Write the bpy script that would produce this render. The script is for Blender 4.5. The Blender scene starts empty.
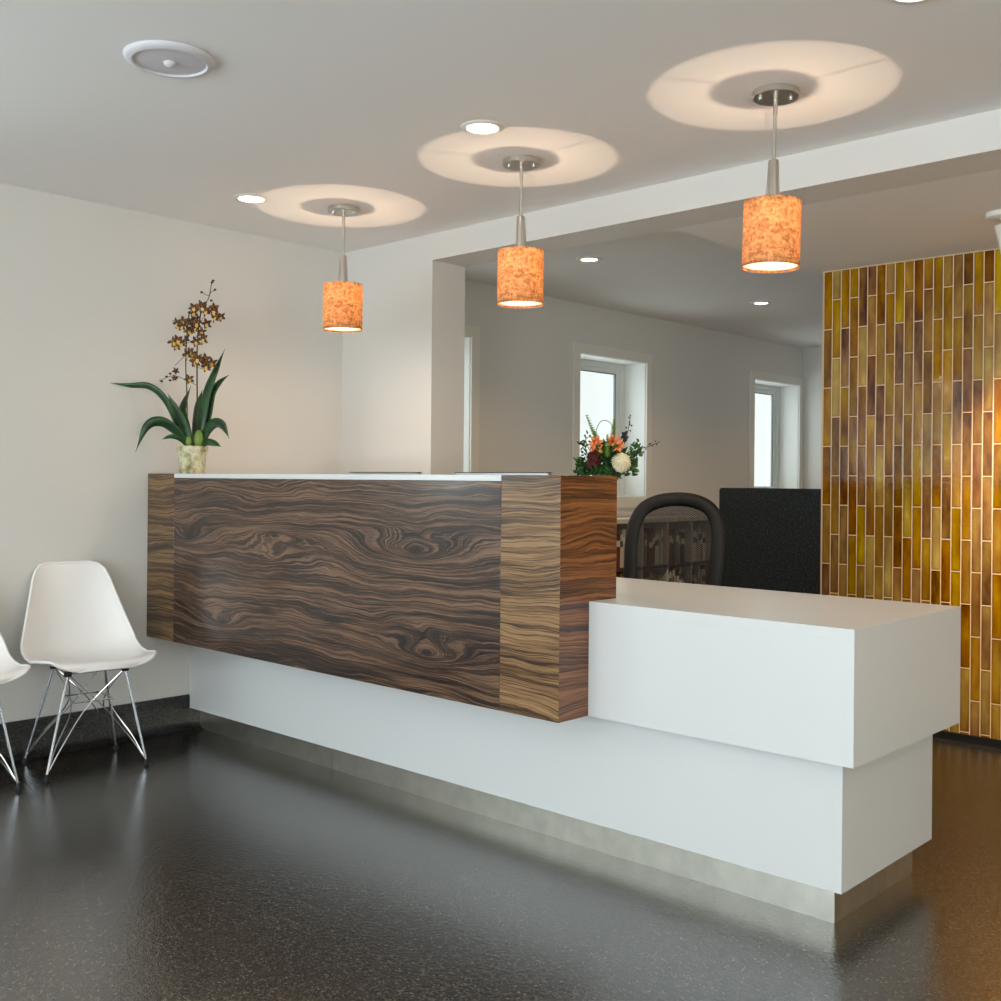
import bpy, bmesh, math, random
from mathutils import Vector, Matrix, Euler
S = bpy.context.scene
COL = S.collection
PI = math.pi
R = random.Random(7)

# ------------------------------------------------------------------ helpers
class MB:
    """collects shapes and links them as one mesh object"""
    def __init__(s): s.v = []; s.f = []; s.sm = []
    def add(s, vs, fs, smooth=False):
        n = len(s.v); s.v += [Vector(v) for v in vs]
        for f in fs: s.f.append([i + n for i in f]); s.sm.append(smooth)
        return s
    def box(s, a, b, M=None):
        x0, y0, z0 = a; x1, y1, z1 = b
        vs = [Vector(p) for p in ((x0,y0,z0),(x1,y0,z0),(x1,y1,z0),(x0,y1,z0),(x0,y0,z1),(x1,y0,z1),(x1,y1,z1),(x0,y1,z1))]
        if M is not None: vs = [M @ v for v in vs]
        return s.add(vs, [(0,3,2,1),(4,5,6,7),(0,1,5,4),(1,2,6,5),(2,3,7,6),(3,0,4,7)])
    def lathe(s, prof, n=32, M=None, cap=True):
        """prof: list of (r, z) bottom to top; closed at r=0 or capped"""
        vs = []; fs = []
        for r, z in prof:
            for k in range(n):
                a = 2*PI*k/n; vs.append(Vector((r*math.cos(a), r*math.sin(a), z)))
        m = len(prof)
        for i in range(m-1):
            for k in range(n):
                k2 = (k+1) % n
                fs.append((i*n+k, i*n+k2, (i+1)*n+k2, (i+1)*n+k))
        if cap:
            fs.append(tuple(reversed(range(n)))); fs.append(tuple((m-1)*n+k for k in range(n)))
        if M is not None: vs = [M @ v for v in vs]
        return s.add(vs, fs, True)
    def tube(s, pts, rad, n=8, flat=1.0):
        pts = [Vector(p) for p in pts]
        if not isinstance(rad, (list, tuple)): rad = [rad]*len(pts)
        vs = []; fs = []
        up = Vector((0,0,1)); prev = None
        for i, p in enumerate(pts):
            t = (pts[min(i+1,len(pts)-1)] - pts[max(i-1,0)])
            t = t.normalized() if t.length > 1e-9 else Vector((0,0,1))
            if prev is None:
                a = t.cross(up)
                if a.length < 1e-3: a = t.cross(Vector((1,0,0)))
                a.normalize()
            else:
                a = prev - t*prev.dot(t)
                a = a.normalized() if a.length > 1e-6 else t.orthogonal().normalized()
            prev = a; b = t.cross(a)
            for k in range(n):
                w = 2*PI*k/n
                vs.append(p + (a*math.cos(w) + b*math.sin(w)*flat)*rad[i])
        for i in range(len(pts)-1):
            for k in range(n):
                k2 = (k+1) % n
                fs.append((i*n+k, i*n+k2, (i+1)*n+k2, (i+1)*n+k))
        fs.append(tuple(reversed(range(n)))); fs.append(tuple((len(pts)-1)*n+k for k in range(n)))
        return s.add(vs, fs, True)
    def grid(s, P, closed=False, smooth=True):
        """P: rows of points"""
        m = len(P); n = len(P[0]); vs = [p for row in P for p in row]; fs = []
        for i in range(m-1):
            for j in range(n if closed else n-1):
                j2 = (j+1) % n
                fs.append((i*n+j, i*n+j2, (i+1)*n+j2, (i+1)*n+j))
        return s.add(vs, fs, smooth)
    def ball(s, c, r, n=10, sc=(1,1,1), jit=0, rnd=None):
        vs = []; fs = []; m = n//2+1
        for i in range(m+1):
            th = PI*i/m
            for k in range(n):
                a = 2*PI*k/n
                q = 1 + (rnd.uniform(-jit, jit) if rnd else 0)
                vs.append(Vector((c[0]+r*q*sc[0]*math.sin(th)*math.cos(a), c[1]+r*q*sc[1]*math.sin(th)*math.sin(a), c[2]-r*q*sc[2]*math.cos(th))))
        for i in range(m):
            for k in range(n):
                k2 = (k+1) % n
                fs.append((i*n+k, i*n+k2, (i+1)*n+k2, (i+1)*n+k))
        return s.add(vs, fs, True)
    def build(s, name, mat, parent=None, bevel=0, seg=2, solid=0, sub=0, autosmooth=True, weld=True, offset=0):
        me = bpy.data.meshes.new(name)
        bm = bmesh.new()
        vv = [bm.verts.new(v) for v in s.v]
        for f, sm in zip(s.f, s.sm):
            try:
                fc = bm.faces.new([vv[i] for i in f]); fc.smooth = sm
            except ValueError: pass
        if weld: bmesh.ops.remove_doubles(bm, verts=bm.verts, dist=1e-6)
        bmesh.ops.recalc_face_normals(bm, faces=bm.faces)
        bm.to_mesh(me); bm.free()
        if autosmooth:
            try: me.set_sharp_from_angle(angle=math.radians(38))
            except Exception: pass
        me.materials.append(mat)
        o = bpy.data.objects.new(name, me); COL.objects.link(o)
        if solid:
            m = o.modifiers.new('thickness', 'SOLIDIFY'); m.thickness = solid; m.offset = offset
        if sub:
            m = o.modifiers.new('smooth', 'SUBSURF'); m.levels = sub; m.render_levels = sub
        if bevel:
            m = o.modifiers.new('edge', 'BEVEL'); m.width = bevel; m.segments = seg; m.limit_method = 'ANGLE'
            m.angle_limit = math.radians(40)
        if parent: o.parent = parent
        return o

def box(name, a, b, mat, parent=None, bevel=0, **k):
    return MB().box(a, b).build(name, mat, parent, bevel=bevel, **k)
def tag(o, label, cat, group=None):
    o['label'] = label; o['category'] = cat
    if group: o['group'] = group
    return o
def thing(name, label, cat, loc=(0,0,0), rz=0, group=None):
    o = bpy.data.objects.new(name, None); COL.objects.link(o)
    o.empty_display_size = .1
    o.location = loc; o.rotation_euler = (0,0,rz)
    return tag(o, label, cat, group)
def struct(o): o['kind'] = 'structure'; return o
def copy_tree(o, parent=None):
    c = o.copy(); COL.objects.link(c)
    if parent: c.parent = parent
    for ch in list(o.children): copy_tree(ch, c)
    return c
def light(name, kind, loc, energy, color, rot=(0,0,0), parent=None, **k):
    l = bpy.data.lights.new(name, kind); l.energy = energy; l.color = color
    for a, b in k.items(): setattr(l, a, b)
    o = bpy.data.objects.new(name, l); COL.objects.link(o); o.location = loc; o.rotation_euler = rot
    if parent: o.parent = parent
    return o
def bez(pts, n=14):
    """smooth curve through the given points (Catmull-Rom)"""
    P = [Vector(p) for p in pts]; P = [P[0]*2-P[1]] + P + [P[-1]*2-P[-2]]; out = []
    for i in range(1, len(P)-2):
        for k in range(n):
            t = k/n
            out.append(.5*((2*P[i]) + (-P[i-1]+P[i+1])*t + (2*P[i-1]-5*P[i]+4*P[i+1]-P[i+2])*t*t + (-P[i-1]+3*P[i]-3*P[i+1]+P[i+2])*t**3))
    out.append(P[-2]); return out
def frame(p, q, ref=(0,0,1)):
    """matrix whose Z runs from p to q"""
    p = Vector(p); z = (Vector(q)-p).normalized(); return Matrix.Translation(p) @ z.to_track_quat('Z', 'Y').to_matrix().to_4x4()

# ------------------------------------------------------------------ materials
def lin(c): return tuple((x/255/12.92 if x/255 <= .04045 else ((x/255+.055)/1.055)**2.4) for x in c) + (1,)
def mat(name, rgb=(200,200,200), rough=.5, metal=0, ior=1.5, coat=0, coat_rough=.05, raw=None):
    m = bpy.data.materials.new(name); m.use_nodes = True
    nt = m.node_tree; b = nt.nodes['Principled BSDF']
    b.inputs['Base Color'].default_value = raw if raw else lin(rgb)
    b.inputs['Roughness'].default_value = rough; b.inputs['Metallic'].default_value = metal
    b.inputs['IOR'].default_value = ior
    b.inputs['Coat Weight'].default_value = coat; b.inputs['Coat Roughness'].default_value = coat_rough
    return m
class N:
    """tiny node builder"""
    def __init__(s, m): s.nt = m.node_tree; s.b = s.nt.nodes.get('Principled BSDF')
    def n(s, t, **k):
        x = s.nt.nodes.new(t)
        for a, b in k.items():
            if a == 'inp':
                for i, v in b.items(): x.inputs[i].default_value = v
            else: setattr(x, a, b)
        return x
    def l(s, a, b): s.nt.links.new(a, b)
    def math(s, op, a, b=None, c=None):
        x = s.n('ShaderNodeMath', operation=op)
        for i, v in enumerate((a, b, c)):
            if v is None: continue
            if isinstance(v, (int, float)): x.inputs[i].default_value = v
            else: s.l(v, x.inputs[i])
        return x.outputs[0]
    def coord(s): return s.n('ShaderNodeTexCoord').outputs['Object']
    def geo(s): return s.n('ShaderNodeNewGeometry').outputs['Position']
    def mapped(s, src, scale=(1,1,1), loc=(0,0,0), rot=(0,0,0)):
        x = s.n('ShaderNodeMapping'); x.inputs['Scale'].default_value = scale; x.inputs['Location'].default_value = loc
        x.inputs['Rotation'].default_value = rot; s.l(src, x.inputs['Vector']); return x.outputs[0]
    def noise(s, src, scale, detail=3, rough=.5, dist=0):
        x = s.n('ShaderNodeTexNoise'); x.inputs['Scale'].default_value = scale; x.inputs['Detail'].default_value = detail
        x.inputs['Roughness'].default_value = rough; x.inputs['Distortion'].default_value = dist
        s.l(src, x.inputs['Vector']); return x.outputs['Fac']
    def ramp(s, fac, stops, interp='LINEAR'):
        x = s.n('ShaderNodeValToRGB'); e = x.color_ramp; e.interpolation = interp
        while len(e.elements) < len(stops): e.elements.new(.5)
        for el, (p, c) in zip(e.elements, stops): el.position = p; el.color = c if len(c) == 4 else lin(c)
        s.l(fac, x.inputs['Fac']); return x.outputs['Color']
    def mix(s, fac, a, b, mode='MIX'):
        x = s.n('ShaderNodeMix', data_type='RGBA', blend_type=mode)
        for i, v in ((0, fac), (6, a), (7, b)):
            if isinstance(v, (int, float, tuple)): x.inputs[i].default_value = v
            else: s.l(v, x.inputs[i])
        return x.outputs[2]
    def bump(s, h, strength=.3, dist=.002, inp='Normal'):
        x = s.n('ShaderNodeBump'); x.inputs['Strength'].default_value = strength; x.inputs['Distance'].default_value = dist
        s.l(h, x.inputs['Height']); s.l(x.outputs[0], s.b.inputs[inp]); return x

def paint(name, rgb, rough=.6, grain=.06):
    m = mat(name, rgb, rough); k = N(m)
    h = k.noise(k.geo(), 260, 2); k.bump(h, grain, .001); return m
M_wall = paint('wall paint', (221,219,215))
M_ceil = paint('ceiling paint', (238,237,236), .75)
M_trimw = mat('trim paint', (231,228,221), .4)
M_whitelam = mat('white solid surface', (224,226,226), .26)
M_frame = mat('window frame vinyl', (222,225,222), .35)
M_chrome = mat('chrome wire', raw=(.66,.68,.72,1), rough=.16, metal=1)
M_nickel = mat('brushed nickel', raw=(.62,.58,.52,1), rough=.3, metal=1)
M_steel = mat('brushed steel', raw=(.55,.56,.54,1), rough=.38, metal=1)
k = N(M_steel); h = k.noise(k.mapped(k.geo(), (3, 3, 220)), 4, 3); k.bump(h, .12, .001)
g = k.noise(k.geo(), 14, 4); c = k.ramp(g, [(.3, (.78,.76,.68,1)), (.7, (.93,.90,.80,1))]); k.l(c, k.b.inputs['Base Color'])
M_black = mat('black plastic', (9,9,11), .55)
M_blackgloss = mat('black rubber', (10,10,12), .6)
M_shell = mat('white moulded plastic', (244,241,239), .33)
M_alu = mat('silver aluminium', raw=(.72,.74,.76,1), rough=.35, metal=.6)

def walnut(name, dark, mid, light, knots=(), phase=0., k_=1., rough=.33, axis='x'):
    m = mat(name, rough=rough, coat=.42, coat_rough=.16); k = N(m)
    sep = k.n('ShaderNodeSeparateXYZ'); k.l(k.geo(), sep.inputs[0])
    u = sep.outputs['X'] if axis == 'x' else sep.outputs['Y']; z = sep.outputs['Z']
    cmb = k.n('ShaderNodeCombineXYZ'); k.l(u, cmb.inputs[0]); k.l(z, cmb.inputs[2]); cmb.inputs[1].default_value = phase
    P = cmb.outputs[0]
    w1 = k.noise(k.mapped(P, (.8, 1, 1.9)), 1.7, 2, .5)
    w2 = k.noise(k.mapped(P, (2.6, 1, 7)), 2.6, 2, .5)
    v = k.math('ADD', z, k.math('MULTIPLY', w1, .17*k_))
    v = k.math('ADD', v, k.math('MULTIPLY', w2, .030*k_))
    mask = None
    for (x0, z0, a, b, A) in knots:
        dx = k.math('DIVIDE', k.math('SUBTRACT', u, x0), a); dz = k.math('DIVIDE', k.math('SUBTRACT', z, z0), b)
        r2 = k.math('ADD', k.math('POWER', k.math('ABSOLUTE', dx), 1.5), k.math('POWER', k.math('ABSOLUTE', dz), 1.7))
        e = k.math('POWER', 2.718, k.math('MULTIPLY', r2, -1.0))
        v = k.math('ADD', v, k.math('MULTIPLY', e, A))
        core = k.math('POWER', 2.718, k.math('MULTIPLY', r2, -14.0))
        mask = core if mask is None else k.math('ADD', mask, core)
    cv = k.n('ShaderNodeCombineXYZ'); k.l(k.math('MULTIPLY', u, .05), cv.inputs[0]); k.l(v, cv.inputs[2]); cv.inputs[1].default_value = phase
    V = cv.outputs[0]
    g1 = k.noise(k.mapped(V, (12, 1, 24)), 1.0, 3, .6)
    g2 = k.noise(k.mapped(V, (24, 1, 120)), 1.0, 3, .65)
    g3 = k.noise(k.mapped(V, (60, 1, 300)), 1.0, 2, .6)
    pore = k.noise(k.mapped(P, (9, 1, 330)), 1.0, 2, .7)
    t = k.math('ADD', k.math('MULTIPLY', g1, .60), k.math('MULTIPLY', g2, .85))
    t = k.math('ADD', t, k.math('MULTIPLY', g3, .75))
    t = k.math('ADD', t, k.math('MULTIPLY', pore, .35))
    t = k.math('SUBTRACT', t, .785)
    if mask is not None: t = k.math('SUBTRACT', t, k.math('MULTIPLY', mask, .25))
    c = k.ramp(t, [(.34, dark), (.47, mid), (.64, light)])
    k.l(c, k.b.inputs['Base Color'])
    k.bump(pore, .08, .0006)
    return m
KN = ((1.80,.94,.20,.05,.11), (1.86,.60,.18,.05,.11), (.98,.96,.24,.045,-.085), (.62,.585,.20,.045,.08), (.36,.93,.14,.05,.07), (1.35,.66,.3,.05,.03))
M_wal_front = walnut('walnut veneer front', (22,14,11), (60,40,30), (128,96,72), KN)
M_wal_left = walnut('walnut veneer left', (40,24,12), (84,58,30), (136,102,62), (), 3.7)
M_wal_block = walnut('walnut veneer block', (52,34,20), (116,84,52), (164,128,88), (), 8.1, .8)
M_wal_end = walnut('walnut veneer end warm cast', (48,24,12), (106,60,30), (146,94,54), (), 5.2, .8, axis='y')  # redder than the block: the warm light's cast is put into this colour

# terrazzo / epoxy floor
def terrazzo(name, base=1.25, rough=.13, ior=2.45):
    m = mat(name, rough=rough, ior=ior); k = N(m)
    P = k.geo()
    vor = k.n('ShaderNodeTexVoronoi'); vor.inputs['Scale'].default_value = 250; k.l(P, vor.inputs['Vector'])
    sp = k.n('ShaderNodeSeparateColor'); k.l(vor.outputs['Color'], sp.inputs[0])
    c = k.ramp(sp.outputs[0], [(0,(int(8*base),int(9*base),int(11*base))), (.45,(int(26*base),int(25*base),int(25*base))), (.75,(int(58*base),int(53*base),int(47*base))), (.97,(int(98*base),int(90*base),int(78*base)))])
    big = k.noise(P, 1.6, 3); c2 = k.mix(k.math('MULTIPLY', big, .5), c, lin((20,19,20)))
    k.l(c2, k.b.inputs['Base Color'])
    r = k.math('ADD', k.math('MULTIPLY', k.noise(P, 2.3, 4), .10), rough-.05); k.l(r, k.b.inputs['Roughness'])
    h = k.math('ADD', k.noise(P, 260, 2), k.math('MULTIPLY', k.noise(P, 70, 2), 1.3))
    k.bump(h, .26, .0018)
    return m
M_floor = terrazzo('dark speckled terrazzo')
M_cove = terrazzo('terrazzo cove', .6, .25, 1.5)

# tiles: vertical stacked half bond
def tile_mat():
    m = mat('amber glazed tile', rough=.08, ior=1.45, coat=.0, coat_rough=.06); k = N(m)
    sep = k.n('ShaderNodeSeparateXYZ'); k.l(k.geo(), sep.inputs[0])
    X0, Z0, W, Hh = 1.985, 2.246, .04565, .2935
    u = k.math('DIVIDE', k.math('SUBTRACT', sep.outputs['X'], X0), W)
    cu = k.math('FLOOR', u); fu = k.math('SUBTRACT', u, cu)
    odd = k.math('MODULO', k.math('ADD', cu, 100), 2)
    v = k.math('DIVIDE', k.math('SUBTRACT', Z0, sep.outputs['Z']), Hh)
    v = k.math('ADD', k.math('ADD', v, k.math('MULTIPLY', odd, .5)), 20)
    cv = k.math('FLOOR', v); fv = k.math('SUBTRACT', v, cv)
    idv = k.n('ShaderNodeCombineXYZ'); k.l(cu, idv.inputs[0]); k.l(cv, idv.inputs[1])
    wn = k.n('ShaderNodeTexWhiteNoise', noise_dimensions='2D'); k.l(idv.outputs[0], wn.inputs['Vector'])
    wsp = k.n('ShaderNodeSeparateColor'); k.l(wn.outputs['Color'], wsp.inputs[0])
    # distance to the joint in metres
    du = k.math('MULTIPLY', k.math('MINIMUM', fu, k.math('SUBTRACT', 1, fu)), W)
    dv = k.math('MULTIPLY', k.math('MINIMUM', fv, k.math('SUBTRACT', 1, fv)), Hh)
    d = k.math('MINIMUM', du, dv)
    grout = k.math('LESS_THAN', d, .0025)
    # glaze mottling inside each tile (offset by the tile's id)
    off = k.n('ShaderNodeVectorMath', operation='MULTIPLY_ADD'); k.l(wn.outputs['Color'], off.inputs[0]); off.inputs[1].default_value = (40,40,40); k.l(k.geo(), off.inputs[2])
    cloud = k.noise(k.mapped(off.outputs[0], (9, 9, 3.2)), 1.5, 3, .55)
    edge = k.ramp(d, [(0, (0,0,0,1)), (.013, (1,1,1,1))])
    t = k.math('ADD', k.math('MULTIPLY', wsp.outputs[0], .50), k.math('MULTIPLY', k.math('SUBTRACT', cloud, .5), 1.5))
    t = k.math('ADD', t, .24)
    c = k.ramp(t, [(.05, (84,40,2)), (.30, (134,82,3)), (.55, (160,112,5)), (.78, (182,138,12)), (.97, (204,164,40))])
    hue = k.n('ShaderNodeHueSaturation'); k.l(c, hue.inputs['Color'])
    k.l(k.math('ADD', k.math('MULTIPLY', wsp.outputs[1], .020), .491), hue.inputs['Hue'])
    k.l(k.math('ADD', k.math('MULTIPLY', wsp.outputs[2], .25), .85), hue.inputs['Saturation'])
    dk = k.mix(edge, (.55,.45,.35,1), (1,1,1,1)); c = k.mix(1.0, hue.outputs[0], dk, 'MULTIPLY')
    c = k.mix(grout, c, lin((238,204,160))); k.l(c, k.b.inputs['Base Color'])
    k.l(k.math('ADD', k.math('MULTIPLY', grout, .6), .09), k.b.inputs['Roughness'])
    # pillow + tilt per tile + waviness
    pil = k.math('MINIMUM', k.math('DIVIDE', d, .006), 1)
    tilt = k.math('MULTIPLY', k.math('SUBTRACT', wsp.outputs[1], .5), k.math('MULTIPLY', fu, 1.2))
    tilt2 = k.math('MULTIPLY', k.math('SUBTRACT', wsp.outputs[2], .5), k.math('MULTIPLY', fv, 2.0))
    wav = k.math('MULTIPLY', k.noise(off.outputs[0], 26, 2), .9)
    hgt = k.math('ADD', k.math('ADD', pil, wav), k.math('ADD', tilt, tilt2))
    k.bump(hgt, .5, .0015)
    return m
M_tile = tile_mat()

# ------------------------------------------------------------------ the setting
ZC, ZO, ZS = 2.375, 2.366, 2.247      # ceiling of the lobby, of the office, underside of beam and soffit
YP, YP2, XCOL, YF = .893, 1.118, .688, 6.005
Y0, XR = -6.2, 6.6
struct(box('floor', (-.3,Y0-.3,-.1), (XR+.2,YF+.3,0), M_floor))
# left wall with three window openings in its office part
WIN = [(-4.95,-4.19), (-2.75,-1.99), (1.20,1.852), (2.880,3.640), (5.160,5.934)]; WZ0, WZ1, WT = 1.063, 2.032, .30
mb = MB(); ys = Y0
for (a, b) in WIN:
    mb.box((-WT, ys, 0), (0, a, ZC+.1)); mb.box((-WT, a, 0), (0, b, WZ0)); mb.box((-WT, a, WZ1), (0, b, ZC+.1)); ys = b
mb.box((-WT, ys, 0), (0, YF+.2, ZC+.1))
struct(mb.build('wall_left', M_wall))
struct(box('wall_back', (0,YF,0), (XR,YF+.2,ZC+.1), M_wall))
ADDED_RW = [(-5.4,-3.4),(-3.0,-1.0),(1.6,3.9)]  # unseen openings, added to bring light onto left wall and desk end
mb = MB(); ys = Y0
for (a, b) in ADDED_RW:
    mb.box((XR, ys, 0), (XR+.2, a, ZC+.1)); mb.box((XR, a, 0), (XR+.2, b, .6)); mb.box((XR, a, 2.15), (XR+.2, b, ZC+.1)); ys = b
mb.box((XR, ys, 0), (XR+.2, YF+.2, ZC+.1))
struct(mb.build('wall_right', M_wall))
# street side behind the camera: a glazed front
mb = MB(); FW = [(.35,2.55),(2.75,4.55),(4.75,6.3)]; FZ0, FZ1 = .25, 2.2
xs = 0
for (a, b) in FW:
    mb.box((xs, Y0-.2, 0), (a, Y0, ZC+.1)); mb.box((a, Y0-.2, 0), (b, Y0, FZ0)); mb.box((a, Y0-.2, FZ1), (b, Y0, ZC+.1)); xs = b
mb.box((xs, Y0-.2, 0), (XR, Y0, ZC+.1))
struct(mb.build('wall_front', M_wall))
# ceilings
mb = MB(); mb.box((-.05,Y0-.2,ZC), (XR+.2,YP+.01,ZC+.1)); struct(mb.build('ceiling', M_ceil))
mb = MB(); mb.box((0,YP2-.01,ZO), (1.925,YF,ZO+.1)); mb.box((1.925,2.55,ZO), (XR,YF,ZO+.1)); struct(mb.build('ceiling', M_ceil))
# partition stub, header beam, soffit
struct(MB().box((0,YP,0), (XCOL,YP2,ZC+.02)).build('wall_partition', M_wall))
struct(MB().box((XCOL,YP,ZS), (XR,YP2,ZC+.02)).build('wall_header', M_wall))
struct(MB().box((1.925,YP2,ZS), (XR,2.55,ZC+.02)).build('ceiling', M_ceil))
# tiled wall
struct(box('wall_tiled', (1.985,2.381,0), (XR,2.50,ZS), M_tile))
struct(MB().box((1.997,2.366,0), (XR,2.381,.035)).build('baseboard_tiled', M_black))
struct(MB().box((1.980,2.378,ZS-.005), (XR,2.381,ZS)).box((1.980,2.378,0), (1.985,2.5,ZS-.005)).build('trim_1', mat('tile edge trim', (222,192,152), .4)))
# cove base on the left wall
mb = MB()
prof = [(0,.166),(.009,.166),(.011,.150),(.011,.045),(.018,.022),(.034,.007),(.055,.0012),(.055,0),(0,0)]
P = [[Vector((x+.0005,y,z)) for (x,z) in prof] for y in (Y0,.0495)]
mb.grid(P, closed=True, smooth=True)
struct(mb.build('baseboard_left', M_cove))
# windows
def frosted():
    m = mat('frosted window glass', (250,252,248), .35); k = N(m)
    k.b.inputs['Transmission Weight'].default_value = 1.0; k.b.inputs['IOR'].default_value = 1.1
    return m
M_glass = bpy.data.materials.new('clear window glass'); M_glass.use_nodes = True
_k = N(M_glass); _nt = M_glass.node_tree; _nt.nodes.remove(_nt.nodes['Principled BSDF'])
_t = _k.n('ShaderNodeBsdfTransparent'); _t.inputs[0].default_value = (.95,.97,.95,1)
_g = _k.n('ShaderNodeBsdfGlossy'); _g.inputs['Roughness'].default_value = .02
_f = _k.n('ShaderNodeFresnel'); _f.inputs[0].default_value = 1.35
_m = _k.n('ShaderNodeMixShader'); _m.inputs[0].default_value = .07; _k.l(_t.outputs[0], _m.inputs[1]); _k.l(_g.outputs[0], _m.inputs[2])
_k.l(_m.outputs[0], _nt.nodes['Material Output'].inputs['Surface'])
M_reveal = mat('window reveal paint', (236,238,236), .45)
M_gasket = mat('grey gasket', (120,128,128), .5)
for i, (a, b) in enumerate(WIN):
    xf = -.175     # inner face of the vinyl frame
    mb = MB()
    mb.box((xf-.06,a,WZ0),(xf,a+.05,WZ1)).box((xf-.06,b-.055,WZ0),(xf,b,WZ1)).box((xf-.06,a+.05,WZ1-.045),(xf,b-.055,WZ1)).box((xf-.06,a+.05,WZ0),(xf,b-.055,WZ0+.05))
    mb.box((xf-.05,b-.10,WZ0+.05),(xf-.012,b-.055,WZ1-.045)).box((xf-.05,a+.09,WZ1-.075),(xf-.012,b-.10,WZ1-.045)).box((xf-.05,a+.09,WZ0+.05),(xf-.012,b-.10,WZ0+.085)).box((xf-.05,a+.05,WZ0+.05),(xf-.012,a+.09,WZ1-.045))
    w = mb.build('window_%d' % (i+1), M_frame, weld=False); struct(w)
    MB().box((xf-.034,a+.09,WZ0+.085),(xf-.028,b-.10,WZ1-.075)).build('pane', M_glass, w)
    MB().box((xf-.027,b-.112,WZ0+.085),(xf-.014,b-.10,WZ1-.075)).box((xf-.027,a+.09,WZ1-.083),(xf-.014,b-.112,WZ1-.075)).build('gasket', M_gasket, w)
    t = .068; e = .016
    MB().box((xf,a,WZ0+.012),(.0,a+.004,WZ1-.004)).box((xf,b-.004,WZ0+.012),(.0,b,WZ1-.004)).box((xf,a+.004,WZ1-.004),(.0,b-.004,WZ1)).build('reveal', M_reveal, w, weld=False)
    lo = max(a-t, YP2+.001) if a > 0 else a-t
    MB().box((0,lo,WZ1),(e,b+t,WZ1+t)).box((0,lo,WZ0-t),(e,b+t,WZ0)).box((0,lo,WZ0),(e,a,WZ1)).box((0,b,WZ0),(e,b+t,WZ1)).build('window_frame', M_trimw, w, bevel=.003)
    MB().box((xf,a,WZ0-.004),(.004,b,WZ0+.012)).build('window_sill', M_trimw, w, bevel=.002)
# frames of the glazed front
for i, (a, b) in enumerate(FW):
    mb = MB(); y = Y0-.12
    for (p, q_) in (((a,y,FZ0),(a+.05,y+.06,FZ1)), ((b-.05,y,FZ0),(b,y+.06,FZ1)), ((a+.05,y,FZ1-.05),(b-.05,y+.06,FZ1)), ((a+.05,y,FZ0),(b-.05,y+.06,FZ0+.05)), (((a+b)/2-.025,y+.001,FZ0+.05),((a+b)/2+.025,y+.059,FZ1-.05))): mb.box(p, q_)
    w = struct(mb.build('window_%d' % (i+6), M_black))
    MB().box((a+.05,y+.027,FZ0+.05),(b-.05,y+.033,FZ1-.05)).build('pane', M_glass, w)

for i, (a, b) in enumerate(ADDED_RW):
    mb = MB(); x = XR+.08
    for (p, q_) in (((x,a,.6),(x+.06,a+.05,2.15)), ((x,b-.05,.6),(x+.06,b,2.15)), ((x,a+.05,2.10),(x+.06,b-.05,2.15)), ((x,a+.05,.6),(x+.06,b-.05,.65))): mb.box(p, q_)
    w = struct(mb.build('window_%d' % (i+9), M_frame))  # added window out of view, made up for the fill light behind it
    MB().box((x+.027,a+.05,.65),(x+.033,b-.05,2.10)).build('pane', M_glass, w)

# ------------------------------------------------------------------ reception desk
desk = thing('reception_desk', 'long two-tier white and walnut reception desk on a recessed steel plinth', 'reception desk', (1.7,.25,0))
def dbox(name, a, b, m, bevel=.0015, label=None):
    o = MB().box(a, b).build(name, m, None, bevel=bevel)
    o.parent = desk; o.matrix_parent_inverse = Matrix.Translation(desk.location).inverted()
    if label: o['label'] = label
    return o
YF_, YB_, ZW0, ZW1 = -.218, .061, .459, 1.197
LP = [(.001,0),(3.225,0),(3.225,.611),(2.70,.611),(2.70,.08),(.001,.08)]
b_ = MB().add([(x,y,.102) for x,y in LP]+[(x,y,.458) for x,y in LP], [tuple(reversed(range(6))), tuple(range(6,12))]+[(i,(i+1)%6,(i+1)%6+6,i+6) for i in range(6)])
def dp(mb, name, m, bevel=.0015, label=None):
    o = mb.build(name, m, None, bevel=bevel, weld=False); o.parent = desk
    o.matrix_parent_inverse = Matrix.Translation(desk.location).inverted()
    if label: o['label'] = label
    return o
dp(b_, 'base_panel', M_whitelam)
dbox('toe_kick', (.012,.05,.0), (1.016,.065,.102), M_steel, 0, 'dark steel plinth strip')
dp(MB().box((1.018,.05,0),(3.182,.065,.102)).box((3.167,.065,0),(3.182,.57,.102)), 'toe_kick', M_steel, 0, 'brushed steel plinth strip')
dp(MB().box((2.4385,-.078,.460),(3.290,.653,.7809)), 'side_block', M_whitelam, 0, 'white lower-height desk box')
LP = [(.02,.0625),(2.4384,.0625),(2.4384,-.078),(3.290,-.078),(3.290,.653),(.02,.653)]
dp(MB().add([(x,y,.781) for x,y in LP]+[(x,y,.811) for x,y in LP], [tuple(reversed(range(6))), tuple(range(6,12))]+[(i,(i+1)%6,(i+1)%6+6,i+6) for i in range(6)]), 'work_surface', M_whitelam, 0)
dbox('corner_panel', (.004,YF_,ZW0), (.2322,YB_,ZW1), M_wal_left, .001, 'golden brown walnut panel')
dbox('front_panel', (.2334,YF_+.0005,ZW0), (2.1950,YB_,1.1775), M_wal_front, .001, 'dark figured walnut panel')
dbox('counter_top', (.2334,YF_-.001,1.178), (2.1955,YB_+.02,ZW1), M_whitelam, .001, 'thin white counter slab')
eb = MB().box((2.1962,YF_,ZW0),(2.4378,YB_,ZW1))
o = dp(eb, 'end_block', M_wal_block, .001, 'lighter straight-grained walnut block')
o.data.materials.append(M_wal_end)
for p in o.data.polygons:
    if abs(p.normal.x) > .9: p.material_index = 1

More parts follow.
